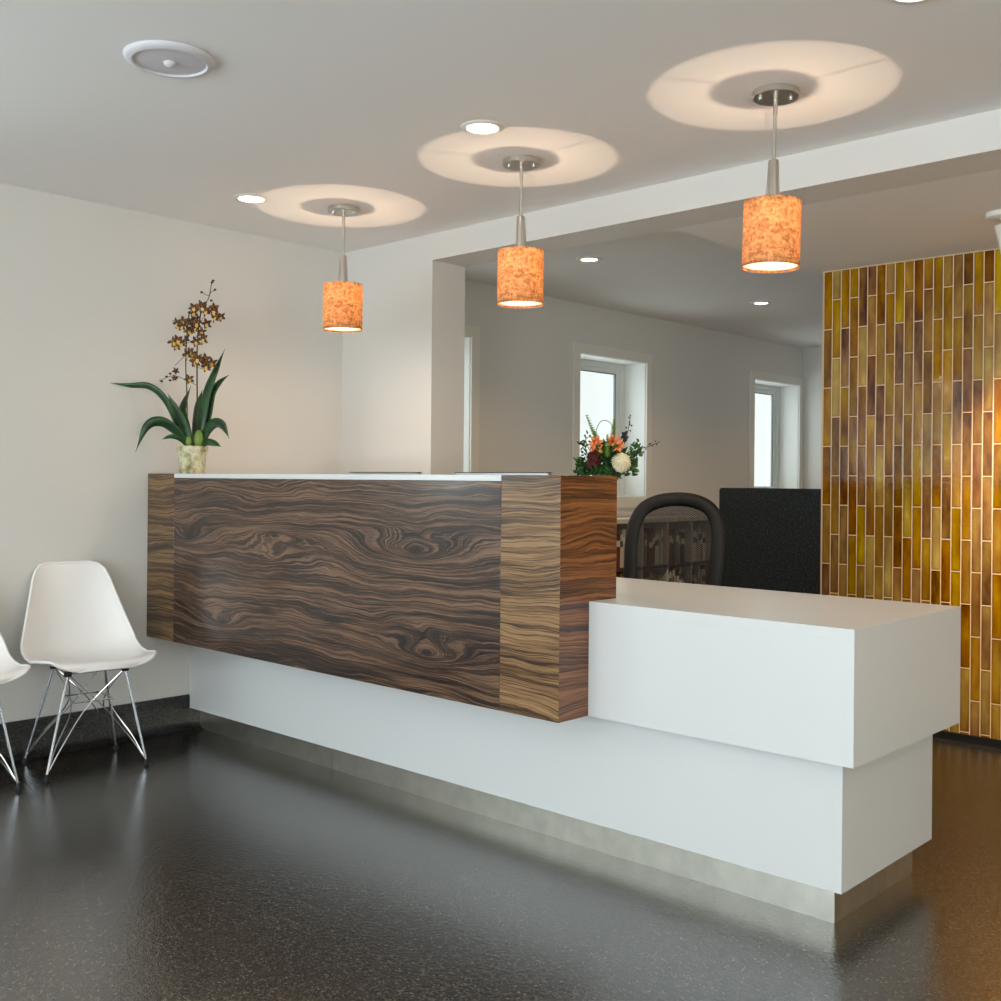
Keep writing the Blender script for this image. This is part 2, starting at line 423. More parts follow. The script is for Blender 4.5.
# ------------------------------------------------------------------ moulded chairs with wire bases
def shell_points():
    prof = [(.258,.404,.105),(.254,.417,.150),(.240,.429,.184),(.215,.436,.206),(.17,.437,.222),(.10,.424,.232),(.03,.406,.236),(-.04,.402,.237),(-.10,.407,.236),(-.145,.424,.233),(-.178,.456,.229),
            (-.200,.50,.220),(-.218,.56,.206),(-.236,.62,.190),(-.253,.68,.174),(-.266,.735,.160),(-.274,.775,.145),(-.278,.799,.122),(-.279,.809,.090)]
    prof = [(x*.93 if x > 0 else x, z + (.020 if z > .5 else .026) + (.012 if x > .2 else 0), w) for x, z, w in prof]
    curl = [-.016,-.010,-.004,.004,.014,.020,.028,.038,.050,.062,.070,.070,.062,.054,.046,.036,.024,.012,.004]
    rows = []
    n = len(prof)
    for i, (x, z, w) in enumerate(prof):
        x0, z0, _ = prof[max(i-1,0)]; x1, z1, _ = prof[min(i+1,n-1)]
        t = Vector((x1-x0, 0, z1-z0)).normalized(); nrm = Vector((-t.z, 0, t.x))
        if nrm.z < 0 and nrm.x < 0: nrm = -nrm
        nrm = Vector((abs(t.z), 0, abs(t.x)))
        row = []
        for j in range(17):
            s = -1 + j/8
            row.append(Vector((x, w*s, z)) + nrm*(curl[i]*abs(s)**2.6 - .010*(1-s*s)*(1 if 2 < i < 14 else 0)))
        rows.append(row)
    return rows
def make_shell_chair(label):
    t = thing('shell_chair', label, 'chair', group=None)
    rows = shell_points()
    sh = MB().grid(rows).build('seat_shell', M_shell, t, solid=.006, sub=2)
    # rolled rim all round
    rim = [r[0] for r in rows] + rows[-1][1:-1] + [r[-1] for r in reversed(rows)] + list(reversed(rows[0][1:-1]))
    rim.append(rim[0]); rim.append(rim[1])
    MB().tube(rim, .0062, 8).build('rim', M_shell, t)
    feet = [(.125,.200),(.125,-.200),(-.215,.190),(-.215,-.190)]
    tops = [(.105,.115),(.105,-.115),(-.115,.105),(-.115,-.105)]
    hub = [(.080,.078),(.080,-.078),(-.085,.072),(-.085,-.072)]
    zt = .414; zh = .288
    for i in range(4):
        f, tp = feet[i], tops[i]; r = .0045
        mb = MB().tube([(tp[0],tp[1],zt),(f[0],f[1],.012)], .0056, 8)
        adj = [1-i if i < 2 else 5-i, i+2 if i < 2 else i-2]
        for j in adj:
            tj = tops[j]; hj = (hub[i][0]*.68+hub[j][0]*.32, hub[i][1]*.68+hub[j][1]*.32)
            mb.tube(bez([(f[0]*.97,f[1]*.97,.030),(f[0]*.62+hj[0]*.38, f[1]*.62+hj[1]*.38,.125),(hj[0],hj[1],zh-.02),(tj[0]*.97,tj[1]*.97,zt-.005)], 5), .0027, 6)
        lg = mb.build('leg', M_chrome, t)
        MB().lathe([(.012,0),(.013,.004),(.011,.012),(.007,.02),(.007,.028)], 14, Matrix.Translation((f[0],f[1],0))).build('glide', M_blackgloss, lg)
    mb = MB()
    ring = [(hub[0][0],hub[0][1],zh),(hub[1][0],hub[1][1],zh),(hub[3][0],hub[3][1],zh),(hub[2][0],hub[2][1],zh),(hub[0][0],hub[0][1],zh),(hub[1][0],hub[1][1],zh)]
    mb.tube(ring, .004, 6).build('hub_ring', M_chrome, t); mb = MB()
    ring2 = [(tops[a][0],tops[a][1],zt) for a in (0,1,3,2,0,1)]
    mb.tube(ring2, .005, 6); mb.build('top_ring', M_chrome, t)
    for (a, b) in tops:
        MB().lathe([(.014,0),(.016,.006),(.016,.018)], 14, Matrix.Translation((a,b,zt-.012))).build('shock_mount', M_black, t)
    return t
ch = make_shell_chair('white moulded shell chair on a chrome wire base, standing nearest the walnut desk')
SC = .98
ch.scale = (SC,)*3
ch.location = (.290,-.628,0); ch.rotation_euler.z = math.radians(-8)
c2 = copy_tree(ch); c2.location = (.290,-1.150,0); c2.rotation_euler.z = math.radians(-3)
c2['label'] = 'white moulded shell chair cut off by the left edge, only its seat corner showing'

# ------------------------------------------------------------------ potted orchid
def leaf(mb, pts, w, fold=.25, side=None, tip=1.0, n=8):
    C = bez(pts, n); m = len(C); rows = []
    for i, p in enumerate(C):
        t = i/(m-1)
        T = (C[min(i+1,m-1)]-C[max(i-1,0)]).normalized()
        sd = Vector(side) if side else T.cross(Vector((0,1,0))).normalized() + Vector((0,.45,0))
        sd = (sd - T*sd.dot(T))
        sd = sd.normalized() if sd.length > 1e-4 else T.orthogonal().normalized()
        nm = sd.cross(T)
        ww = w*.5*max(.02, (math.sin(PI*min(1,(t*.86+.14)))**.75) * (1 if t < .75 else (1-((t-.75)/.25)**1.7*.9)))
        rows.append([p + sd*ww*s + nm*fold*ww*abs(s) for s in (-1,-.5,0,.5,1)])
    return mb.grid(rows)
M_leaf = mat('dark orchid leaf', (22,58,24), .32); k = N(M_leaf)
k.l(k.ramp(k.noise(k.geo(), 18, 3), [(.3,(12,36,16)),(.7,(34,84,34))]), k.b.inputs['Base Color'])
M_bulb = mat('pale green pseudobulb', (112,138,52), .4)
M_stem = mat('dark stem', (52,44,26), .5)
M_pet = mat('maroon brown petal', (84,34,14), .5); k = N(M_pet)
k.l(k.ramp(k.noise(k.geo(), 190, 2), [(.44,(58,20,10)),(.56,(84,34,14)),(.66,(196,150,60))]), k.b.inputs['Base Color'])
M_lip = mat('yellow petal', (222,186,96), .5)
M_pot = mat('weathered ceramic', (196,190,160), .55); k = N(M_pot)
k.l(k.ramp(k.noise(k.geo(), 26, 4, .6), [(.34,(120,112,70)),(.46,(176,168,128)),(.60,(214,210,184)),(.75,(160,150,104))]), k.b.inputs['Base Color'])
M_soil = mat('bark mix', (46,34,24), .9)
YAW = .7519
orc = thing('potted_orchid', 'brown and yellow orchid in a mottled cream pot on the counter', 'plant', (.228,-.128,1.1971), YAW)
# local x runs to the right along the counter diagonal, local y away, z up
S1 = 1/224.
def L(px, py, d=0): return ((px-190)*S1, d, (472.5-py)*S1)
MB().lathe([(.052,0),(.054,.002),(.062,.096),(.0665,.097),(.068,.101),(.069,.120),(.067,.123),(.063,.122),(.061,.105)], 36).build('pot', M_pot, orc)
MB().lathe([(.061,.098),(.040,.106),(.005,.109)], 20).build('soil', M_soil, orc)
LV = [
 ([L(187,446),L(178,428,-.02),L(165,400,-.04),L(150,387,-.05),L(130,386,-.05),L(108,383,-.04)], .034, (0,1,.25)),
 ([L(186,446),L(176,431,-.04),L(163,422,-.07),L(151,427,-.09),L(141,452,-.10)], .048, (.5,.8,0)),
 ([L(186,446),L(178,438,-.02),L(170,436,-.03),L(162,439,-.04)], .022, (0,1,.5)),
 ([L(187,446,.02),L(180,425,.03),L(176,408,.04),L(185,384,.05)], .052, (1,.35,0)),
 ([L(189,446,-.02),L(184,428,-.03),L(176,410,-.05),L(169,393,-.06)], .048, (1,-.3,0)),
 ([L(196,446),L(199,418),L(203,390,.01),L(211,368,.02),L(220,347,.03)], .046, (1,.5,0)),
 ([L(198,446,.02),L(203,415,.03),L(206,392,.04),L(213,380,.05),L(223,372,.06)], .040, (1,-.5,.0)),
 ([L(199,446,-.01),L(205,430,-.03),L(214,422,-.05),L(223,424,-.06),L(231,438,-.07)], .052, (0,1,.2)),
 ([L(199,446,-.02),L(207,441,-.05),L(215,442,-.06),L(223,446,-.07)], .034, (0,1,.3)),
 ([L(191,446,.01),L(192,425,.02),L(193,405,.03),L(197,388,.04)], .055, (1,.2,0)),
]
for pts, w, sd in LV: leaf(MB(), pts, w, .3, None).build('leaf', M_leaf, orc, solid=.0015)
MB().ball((L(198,438,-.025)), .028, 12, (.8,.7,1.45)).build('pseudobulb', M_bulb, orc)
MB().ball((L(188,440,-.015)), .022, 12, (.8,.7,1.4)).build('pseudobulb', M_bulb, orc)
Z5 = lambda x, y, d=0: L(150+x/8.34, 270+y/8.34, d)
MB().tube(bez([L(195,446),L(194.5,400,.0),L(194,346,.0),L(196,318,.005),L(199,305,.01),L(205,297,0),L(208,285,-.01),L(209.5,280,-.01)]), [.0032]*57+[.0018]*42, 6).build('stem', M_stem, orc)
MB().tube(bez([L(185,446),L(185,400,-.01),L(184,362,-.02),L(185,335,-.02),L(187,312,-.02)]), .0028, 6).build('stem', M_stem, orc)
for path in ([Z5(290,700,-.02),Z5(245,750,-.03),Z5(205,800,-.04)], [Z5(360,950),Z5(290,915,-.02),Z5(190,880,-.03),Z5(75,925,-.04)], [Z5(370,800),Z5(420,820,-.02),Z5(450,780,-.03)],
             [Z5(370,590),Z5(410,575,-.01),Z5(435,575,-.02)], [Z5(385,430),Z5(470,330),Z5(520,330),Z5(570,385,-.02)], [Z5(300,600),Z5(230,610,-.02),Z5(135,602,-.03)],
             [Z5(290,480,-.01),Z5(240,440,-.03),Z5(180,425,-.04)], [Z5(480,175),Z5(455,205),Z5(400,180)], [Z5(480,175),Z5(515,160)], [Z5(350,560),Z5(400,510,-.02)], [Z5(440,310),Z5(330,340,-.02)]):
    MB().tube(bez(path, 6), .0013, 5).build('flower_spray', M_stem, orc)
FL = [(455,345),(260,475),(330,400),(225,590),(345,470),(395,745),(490,770),(320,690),(320,340),(345,315),(400,290),(420,320),(500,305),(520,345),(575,390),(545,400),(235,420),(225,450),(300,430),(325,470),(300,500),(365,440),(430,430),(405,510),(355,590),(275,570),(250,605),(190,600),(190,630),(435,575),(310,675),(295,700),(345,750),(370,760),(425,730),(460,800),(440,770),(175,830),(290,900),(185,895)]
rr = random.Random(3)
def flower_mb(c, r, rnd):
    """five pointed tepals around c facing mostly -y (towards the lobby)"""
    face = Vector((rnd.uniform(-.6,.6), -1, rnd.uniform(-.35,.35))).normalized()
    Q = face.to_track_quat('Z','Y').to_matrix(); a0 = rnd.uniform(0,.6)
    mb = MB()
    for kk in range(5):
        a = PI/2 + a0 + kk*2*PI/5
        d = Q @ Vector((math.cos(a), math.sin(a), .15)); sd = Q @ Vector((-math.sin(a), math.cos(a), 0))
        C0 = Vector(c)
        leaf(mb, [C0, C0+d*r*.5+face*.003, C0+d*r+face*(-.002)], r*.52, .2, tuple(sd), n=3)
    lip = MB(); d = Q @ Vector((math.cos(-PI/2+a0*.3), math.sin(-PI/2+a0*.3), .25)); sd = Q @ Vector((1,0,0))
    C0 = Vector(c)+face*.003
    leaf(lip, [C0, C0+d*r*.4+face*.003, C0+d*r*.75], r*.5, -.1, tuple(sd), n=3)
    return mb, lip
for (x, y) in FL:
    c = Z5(x, y, rr.uniform(-.05,.03)); big = .62 if x < 200 and y > 800 else 1
    mb, lip = flower_mb(c, rr.uniform(.024,.031)*big, rr)
    f = mb.build('flower', M_pet, orc, solid=.0008)
    if big == 1: lip.build('lip', M_lip, f, solid=.0008)
for (x, y) in [(405,182),(515,160),(490,100),(500,85),(485,250),(135,602),(80,925),(120,885),(150,915),(205,895),(150,860)]:
    MB().ball(Z5(x,y,-.01), .0052, 8, (1.3,.9,1)).build('bud', M_stem, orc)

# ------------------------------------------------------------------ tall vase of cut flowers behind the walnut block
bq = thing('flower_arrangement', 'mixed bouquet with white, burgundy and orange blooms in a tall vase behind the walnut block', 'flowers', (2.329,.168,.8112), YAW)
M_vase = mat('pale green vase glass', (190,205,190), .08); M_vase.node_tree.nodes['Principled BSDF'].inputs['Transmission Weight'].default_value = .6
M_green = mat('bouquet green', (40,84,34), .5); k = N(M_green)
k.l(k.ramp(k.noise(k.geo(), 40, 2), [(.35,(24,56,22)),(.65,(60,112,46))]), k.b.inputs['Base Color'])
M_lime = mat('lime bells', (118,146,58), .5)
M_whitef = mat('cream bloom', (236,226,196), .6); M_burg = mat('burgundy bloom', (88,26,22), .6)
M_orange = mat('orange lily', (226,128,72), .5); M_twig = mat('dark berry twig', (34,22,30), .5)
S2 = 1/272.
def B(x, y, d=0): return ((570+x/11.12-611)*S2, d, .386+(473.5-(410+y/11.12))*S2)
MB().lathe([(.036,0),(.040,.004),(.034,.06),(.032,.2),(.034,.36),(.037,.392),(.034,.392),(.031,.36),(.029,.2),(.030,.012)], 28, Matrix.Translation((-.024,0,0))).build('vase', M_vase, bq)
st = MB(); rb = random.Random(11)
for i in range(14):
    a = i*2.4; st.tube(bez([(.018*math.cos(a),.018*math.sin(a),.03),(.012*math.cos(a+1),.012*math.sin(a+1),.25),(.022*math.cos(a+2),.022*math.sin(a+2),.40)], 5), .0022, 5)
st.build('stem', M_green, bq)
def bloom(c, r, m, n, name, pr):
    mb = MB(); c = Vector(c)
    for i in range(n):
        z = 1-2*(i+.5)/n; a = i*2.39996; rho = math.sqrt(max(0,1-z*z))
        d = Vector((rho*math.cos(a), rho*math.sin(a), z)); sd = d.cross(Vector((.3,.2,1))).normalized()
        b2 = d.cross(sd)
        leaf(mb, [c+d*r*.35, c+d*r*.75+b2*pr*.2, c+d*r*rb.uniform(.9,1.05)+b2*pr*.6], pr*1.5, .35, tuple(sd), n=3)
    mb.ball(c, r*.72, 10); return mb.build(name, m, bq, solid=.0008)
bloom(B(548,572,-.05), .034, M_whitef, 90, 'white_bloom', .011)
bloom(B(650,500,-.01), .010, M_whitef, 24, 'white_bloom', .008)
bloom(B(290,530,-.03), .028, M_burg, 70, 'burgundy_bloom', .012)
bloom(B(250,590,-.02), .018, M_burg, 40, 'burgundy_bloom', .010)
for (x, y, a) in ((300,375,2.3),(515,400,.9),(300,430,3.6),(470,360,1.8)):
    mb = MB(); c = Vector(B(x,y,-.03))
    for kk in range(6):
        t = kk*PI/3+a; d = Vector((math.cos(t), -.55, math.sin(t))).normalized(); sd = Vector((-math.sin(t),0,math.cos(t)))
        leaf(mb, [c+Vector((0,.012,0)), c+d*.014, c+d*.030+Vector((0,.004,0))], .014, .2, tuple(sd), n=4)
    mb.build('lily', M_orange, bq, solid=.0008)
def spike(path, r0, m, name):
    C = bez(path, 10); mb = MB(); mb.tube(C, .0018, 5)
    for i in range(0, len(C)):
        t = i/len(C)
        if i % 2: continue
        for j in range(4):
            a = i*1.1+j*1.57; d = Vector((math.cos(a), math.sin(a), .35)).normalized(); q_ = C[i]
            leaf(mb, [q_, q_+d*r0*(1-.5*t), q_+d*r0*(1.9-1.1*t)+Vector((0,0,r0*.4))], r0*(2.0-1.1*t), .5, tuple(d.cross(Vector((0,0,1)))), n=3)
    mb.build(name, m, bq)
spike([B(310,330,.0),B(265,235,.0),B(215,110,.0)], .0075, M_lime, 'green_spike')
spike([B(480,330,.02),B(490,230,.02),B(497,140,.02)], .0075, M_lime, 'green_spike')
spike([B(410,520,-.05),B(405,420,-.06),B(408,310,-.05)], .0075, M_lime, 'green_spike')
mb = MB().tube(bez([B(300,300),B(322,215),B(350,165),B(395,148),B(450,172),B(480,240)], 8), .0012, 5); mb.build('curled_twig', M_stem, bq)
def sprig(path, m, n, lr, name, berries=False, spread=.012):
    C = bez(path, 8); mb = MB(); mb.tube(C, .0011, 5)
    for i in range(n):
        p = C[int((.25+.75*i/n)*(len(C)-1))] + Vector((rb.uniform(-1,1), rb.uniform(-1,1), rb.uniform(-1,1)))*spread
        if berries: mb.ball(p, lr, 6, (1,1,1.2))
        else:
            d = Vector((rb.uniform(-1,1), rb.uniform(-1,.4), rb.uniform(-.6,1))).normalized()
            leaf(mb, [p, p+d*lr, p+d*lr*2], lr*1.2, .2, tuple(d.orthogonal()), n=3)
    mb.build(name, m, bq, solid=0 if berries else .0006)
sprig([B(560,480,0),B(600,350,0),B(635,230,.01),B(660,90,.02)], M_twig, 18, .0028, 'berry_twig', True, .009)
sprig([B(560,420,0),B(590,320,0),B(600,270,.01)], M_twig, 20, .0042, 'berry_twig', True, .009)
sprig([B(600,520,-.01),B(720,440,-.01),B(820,410,-.01),B(945,358,-.01)], M_twig, 13, .0026, 'berry_twig', True, .007)
sprig([B(600,520,-.03),B(680,470,-.03),B(760,500,-.03)], M_green, 26, .009, 'leaf_sprig')
sprig([B(600,480,-.03),B(680,430,-.03),B(720,350,-.03)], M_green, 16, .008, 'leaf_sprig')
sprig([B(560,620,-.04),B(640,600,-.04),B(700,560,-.04)], M_green, 24, .009, 'leaf_sprig')
sprig([B(300,620,-.01),B(200,640,-.02),B(120,650,-.02)], M_green, 34, .009, 'leaf_sprig')
sprig([B(330,620,-.02),B(340,670,-.03),B(300,700,-.03)], M_green, 30, .009, 'leaf_sprig')
sprig([B(420,600,-.04),B(450,680,-.05),B(540,690,-.05)], M_green, 34, .009, 'leaf_sprig')
sprig([B(250,520,.0),B(190,440,.0),B(165,360,.0)], M_green, 18, .007, 'leaf_sprig')
sprig([B(260,480,.0),B(215,380,.0),B(200,290,.0)], M_green, 16, .007, 'leaf_sprig')
sprig([B(230,560,.0),B(170,540,.0),B(150,600,.0)], M_green, 12, .007, 'leaf_sprig')
mb = MB()
for i in range(300):
    a = rb.uniform(0,2*PI); e = rb.uniform(-.3,1.2); r = rb.uniform(.010,.060)
    p = Vector(B(430,520,.0)) + Vector((math.cos(a)*math.cos(e), math.sin(a)*math.cos(e), math.sin(e)*.8))*r
    d = (p-Vector(B(430,560,.0))).normalized(); d = (d+Vector((rb.uniform(-.5,.5),)*3)).normalized()
    leaf(mb, [p, p+d*.010, p+d*.021], .011, .2, tuple(d.orthogonal()), n=3)
for i in range(260):
    p = Vector(B(rb.uniform(120,700), rb.uniform(560,690), rb.uniform(-.03,.04)))
    d = Vector((rb.uniform(-1,1), rb.uniform(-1,.3), rb.uniform(-.5,1))).normalized()
    leaf(mb, [p, p+d*.010, p+d*.022], .013, .2, tuple(d.orthogonal()), n=3)
mb.build('foliage', M_green, bq, solid=.0006)

# ------------------------------------------------------------------ pendants
M_shade = bpy.data.materials.new('textured paper shade'); M_shade.use_nodes = True
k = N(M_shade); nt = M_shade.node_tree
P = k.coord()
n1 = k.noise(k.mapped(P, (1,1,1)), 90, 5, .75); n2 = k.noise(k.mapped(P, (1,1,3)), 22, 3, .6)
t_ = k.math('ADD', k.math('MULTIPLY', n1, .7), k.math('MULTIPLY', n2, .3))
tc = k.ramp(t_, [(.38,(.40,.20,.09,1)), (.47,(.58,.40,.20,1)), (.58,(.95,.80,.52,1))])
tr = k.n('ShaderNodeBsdfTranslucent'); mulc = k.mix(1.0, tc, (.38,.38,.38,1), 'MULTIPLY'); k.l(mulc, tr.inputs[0])
df = k.b; dc = k.ramp(t_, [(.38,(150,84,48)), (.60,(216,160,104))]); k.l(dc, df.inputs['Base Color']); df.inputs['Roughness'].default_value = .8
ad = k.n('ShaderNodeAddShader'); k.l(tr.outputs[0], ad.inputs[0]); k.l(df.outputs[0], ad.inputs[1])
k.l(ad.outputs[0], nt.nodes['Material Output'].inputs['Surface'])
M_diff = bpy.data.materials.new('opal diffuser'); M_diff.use_nodes = True
k = N(M_diff); nt = M_diff.node_tree
tr = k.n('ShaderNodeBsdfTranslucent'); tr.inputs[0].default_value = (.30,.245,.18,1)
k.b.inputs['Base Color'].default_value = (.5,.45,.38,1); ad = k.n('ShaderNodeAddShader')
k.l(tr.outputs[0], ad.inputs[0]); k.l(k.b.outputs[0], ad.inputs[1]); k.l(ad.outputs[0], nt.nodes['Material Output'].inputs['Surface'])
def emis(name, col, st):
    m = mat(name, (240,236,226), .5); b = m.node_tree.nodes['Principled BSDF']
    b.inputs['Emission Color'].default_value = col; b.inputs['Emission Strength'].default_value = st; return m
M_bulbglass = bpy.data.materials.new('lit bulb glass'); M_bulbglass.use_nodes = True
k = N(M_bulbglass); nt = M_bulbglass.node_tree; nt.nodes.remove(k.b)
t0 = k.n('ShaderNodeBsdfTransparent'); e0 = k.n('ShaderNodeEmission'); e0.inputs[0].default_value = (1,.75,.45,1); e0.inputs[1].default_value = 2
a0 = k.n('ShaderNodeAddShader'); k.l(t0.outputs[0], a0.inputs[0]); k.l(e0.outputs[0], a0.inputs[1]); k.l(a0.outputs[0], nt.nodes['Material Output'].inputs['Surface'])
WARM = (1,.76,.54)
PEND_W = 4.6
def make_pendant(label):
    t = thing('pendant_lamp', label, 'pendant lamp')
    z = lambda a: a-ZC        # origin at the ceiling
    can = MB().lathe([(.0,-.022),(.068,-.022),(.070,-.020),(.070,-.003),(.064,0),(.0,0)], 40, cap=False).build('canopy', M_nickel, t)
    for (a, b) in ((.035,.03),(-.035,-.03)):
        MB().lathe([(.002,-.030),(.006,-.028),(.006,-.022),(.004,-.021)], 12, Matrix.Translation((a,b,0))).build('screw', M_chrome, can)
    MB().tube([(0,0,-.02),(0,0,z(2.160))], .0056, 12).tube([(0,0,-.0225),(0,0,-.075)], .0072, 12).build('rod', M_nickel, t)
    MB().lathe([(.0,z(2.040)),(.0215,z(2.040)),(.0165,z(2.150)),(.0150,z(2.163)),(.007,z(2.168)),(.0,z(2.168))], 28, cap=False).build('fitter', M_nickel, t)
    MB().lathe([(.0,z(1.998)),(.0235,z(1.998)),(.0235,z(2.0395)),(.0,z(2.0395))], 24, cap=False).build('socket', M_black, t)
    r = .0855
    sh = MB().lathe([(r,z(1.836)),(r,z(1.87)),(r,z(1.92)),(r,z(1.97)),(r,z(2.02)),(r,z(2.036))], 96, cap=False).build('shade', M_shade, t, solid=.0012)
    MB().lathe([(r-.0035,z(1.842)),(r-.0035,z(1.844)),(0.0,z(1.844)),(0,z(1.842))], 48, cap=False).build('diffuser', M_diff, t)
    for i in range(3):
        a = i*2*PI/3; MB().tube([(0.022*math.cos(a),.022*math.sin(a),z(2.034)),((r-.001)*math.cos(a),(r-.001)*math.sin(a),z(2.034))], .0007, 6).build('spider_arm', M_nickel, t)
    MB().lathe([(.004,z(1.905)),(.016,z(1.912)),(.024,z(1.935)),(.022,z(1.96)),(.014,z(1.985)),(.012,z(1.998))], 20).build('bulb', M_bulbglass, t)
    light('lamp_light', 'POINT', (.0030,.0028,z(1.935)), PEND_W, WARM, parent=t, shadow_soft_size=.003)
    light('lamp_glow', 'AREA', (0,0,z(1.8385)), 2.6, WARM, parent=t, shape='DISK', size=.15)
    return t
p1 = make_pendant('pendant lamp with amber textured shade, in the left corner before the wall'); p1.location = (.752,.295,ZC); 
p2 = copy_tree(p1); p2.location = (1.808,.292,ZC); p2['label'] = 'middle pendant lamp with amber drum shade, hanging before the wide opening'
p3 = copy_tree(p1); p3.location = (2.858,.284,ZC); p3['label'] = 'large-looking pendant lamp with amber shade above the white desk box'
for c_ in p3.children:
    if c_.type == 'LIGHT' and c_.data.type == 'POINT': c_.location = (.0045,.0052,c_.location.z)
for p in (p1,p2,p3): p['group'] = 'pendant lamps over the desk'

# the rod of each pendant hangs a touch out of plumb, as photographed
p2.rotation_euler = Euler((math.radians(.25), math.radians(.25), 0)); p3.rotation_euler = Euler((math.radians(-.8), math.radians(.9), 0))

# ------------------------------------------------------------------ recessed lights, speaker, spot
M_lens = emis('downlight lens', (1,.93,.82,1), 9)
def downlight(x, y, zc, label, cat='recessed light', r=.052, tr_=.074, W=6, group=None, col=(1,.86,.68)):
    t = thing('recessed_light', label, cat, (x,y,zc), 0, group)
    MB().lathe([(r,-.0015),(r+.004,-.006),(tr_-.006,-.006),(tr_,-.002),(tr_,.0)], 40, cap=False).lathe([(tr_,.0),(r,.0),(r,-.0015)], 40, cap=False).build('trim_ring', M_trimw, t)
    MB().lathe([(0,-.001),(r,-.001),(r,-.003),(0,-.0035)], 36, cap=False).build('lens', M_lens, t)
    light('lamp_light', 'SPOT', (0,0,-.008), W, col, parent=t, spot_size=math.radians(125), spot_blend=.8, shadow_soft_size=.05)
    return t
downlight(.578,-.066,ZC, 'lit recessed ceiling light farthest left, near the wall', W=4)
downlight(1.956,-.070,ZC, 'lit recessed ceiling light above and left of the middle pendant', W=4)
downlight(3.440,-.098,ZC, 'lit recessed ceiling light cut by the top edge, above the right pendant', W=4)
downlight(.923,1.816,ZO, 'lit recessed light in the office ceiling, right of the middle pendant shade', r=.042, tr_=.072, W=26, col=(1,.64,.34))
downlight(.920,3.640,ZO, 'lit recessed light deep in the office, below the right pendant shade', r=.042, tr_=.072, W=26, col=(1,.64,.34))
for (x, y, zc, lb) in ((3.6,3.9,ZO,'unseen recessed fill light added behind the tiled wall'),                      (.92,5.2,ZO,'unseen recessed fill light added at the far end of the office'),(4.9,-.08,ZC,'unseen recessed fill light added right of the camera view')):
    downlight(x, y, zc, lb, W=16, col=(1,.64,.34))  # added lamps out of view, to brighten and warm office and lobby
sp = thing('ceiling_speaker', 'round white ceiling speaker with a small central knob', 'speaker', (1.702,-1.089,ZC))
M_spk = mat('speaker plastic', (214,212,218), .5)
MB().lathe([(.100,-.010),(.104,-.016),(.118,-.014),(.126,-.006),(.127,0)], 56, cap=False).build('rim', M_spk, sp)
MB().lathe([(0,-.013),(.06,-.013),(.101,-.010)], 48, cap=False).build('cone', mat('speaker grille', (206,204,210), .6), sp)
MB().lathe([(0,-.026),(.010,-.025),(.016,-.020),(.018,-.012)], 24, cap=False).build('knob', M_spk, sp)
MB().lathe([(.127,-.0005),(.127,0),(.10,0)], 56, cap=False).build('backing', M_black, sp)
sl = thing('spotlight', 'white cylinder spotlight on the soffit at the right edge', 'spotlight', (3.047,1.73,ZS))
M_white = mat('white enamel', (240,236,226), .35)
MB().lathe([(.0,-.022),(.052,-.022),(.058,-.018),(.058,0),(0,0)], 36, cap=False).build('canopy', M_white, sl)
hd = Vector((.014,.0,-.045)); ax = Vector((.16,.24,-1)).normalized()
MB().tube([(0,0,-.02),hd], .008, 10).build('arm', M_white, sl)
Mx = frame(hd - ax*.004, hd + ax)
MB().lathe([(0,0),(.036,0),(.040,.004),(.041,.115),(.037,.118),(.035,.108),(0,.105)], 32, Mx, cap=False).build('head', M_white, sl)
lt = light('lamp_light', 'SPOT', hd + ax*.125, 120, (1,.80,.52), parent=sl, spot_size=math.radians(75), spot_blend=.9, shadow_soft_size=.03)
lt.rotation_euler = Vector((.10,.62,-1)).to_track_quat('-Z','Y').to_euler()

# ------------------------------------------------------------------ office: chair, fabric screen, bookcase, monitors
M_mesh = bpy.data.materials.new('black chair mesh'); M_mesh.use_nodes = True
k = N(M_mesh); nt = M_mesh.node_tree; k.b.inputs['Base Color'].default_value = lin((22,20,20)); k.b.inputs['Roughness'].default_value = .7
tt = k.n('ShaderNodeBsdfTransparent'); mx = k.n('ShaderNodeMixShader')
sx = k.n('ShaderNodeSeparateXYZ'); k.l(k.coord(), sx.inputs[0])
wa = k.math('SINE', k.math('MULTIPLY', sx.outputs[0], 900)); wb = k.math('SINE', k.math('MULTIPLY', sx.outputs[2], 700))
th = k.math('MULTIPLY', k.math('ADD', k.math('MULTIPLY', wa, wb), 1), .5)
k.l(k.math('GREATER_THAN', th, .66), mx.inputs[0]); k.l(k.b.outputs[0], mx.inputs[1]); k.l(tt.outputs[0], mx.inputs[2])
k.l(mx.outputs[0], nt.nodes['Material Output'].inputs['Surface'])
oc = thing('office_chair', 'black mesh-back office chair behind the desk', 'office chair', (1.93,.985,0), math.radians(15))
def arch(z): return None
# backrest frame: centre line of an arch in the x-z plane (local), leaning back
def back_pts(inset=0, n=40):
    half = [(.150,.60),(.178,.68),(.188,.76),(.195,.86),(.195,.94),(.184,1.005),(.150,1.062),(.085,1.094),(0,1.104)]
    pts = bez([(-x,0,z) for x,z in half] + [(x,0,z) for x,z in reversed(half[:-1])], 6)
    c = Vector((0,0,.84)); out = []
    for p in pts:
        k_ = 1-inset/.21; x = p.x*k_; z = c.z+(p.z-c.z)*k_
        out.append(Vector((x, .235+.20*(z-.60)-.03*abs(x)/.2, z)))
    return out
bp = back_pts(0)
fr = MB(); rows = []
for i, p in enumerate(bp):
    t = (bp[min(i+1,len(bp)-1)]-bp[max(i-1,0)]).normalized(); nrm = t.cross(Vector((0,1,0))).normalized(); yv = Vector((0,1,0))
    w = .031; d = .016
    rows.append([p+nrm*w*math.cos(a)+yv*d*math.sin(a) for a in [j*2*PI/12 for j in range(12)]])
fr.grid(rows, closed=True); fr.build('backrest_frame', M_black, oc)
ms = MB(); inner = back_pts(.02); cen = Vector((0,.28,.84))
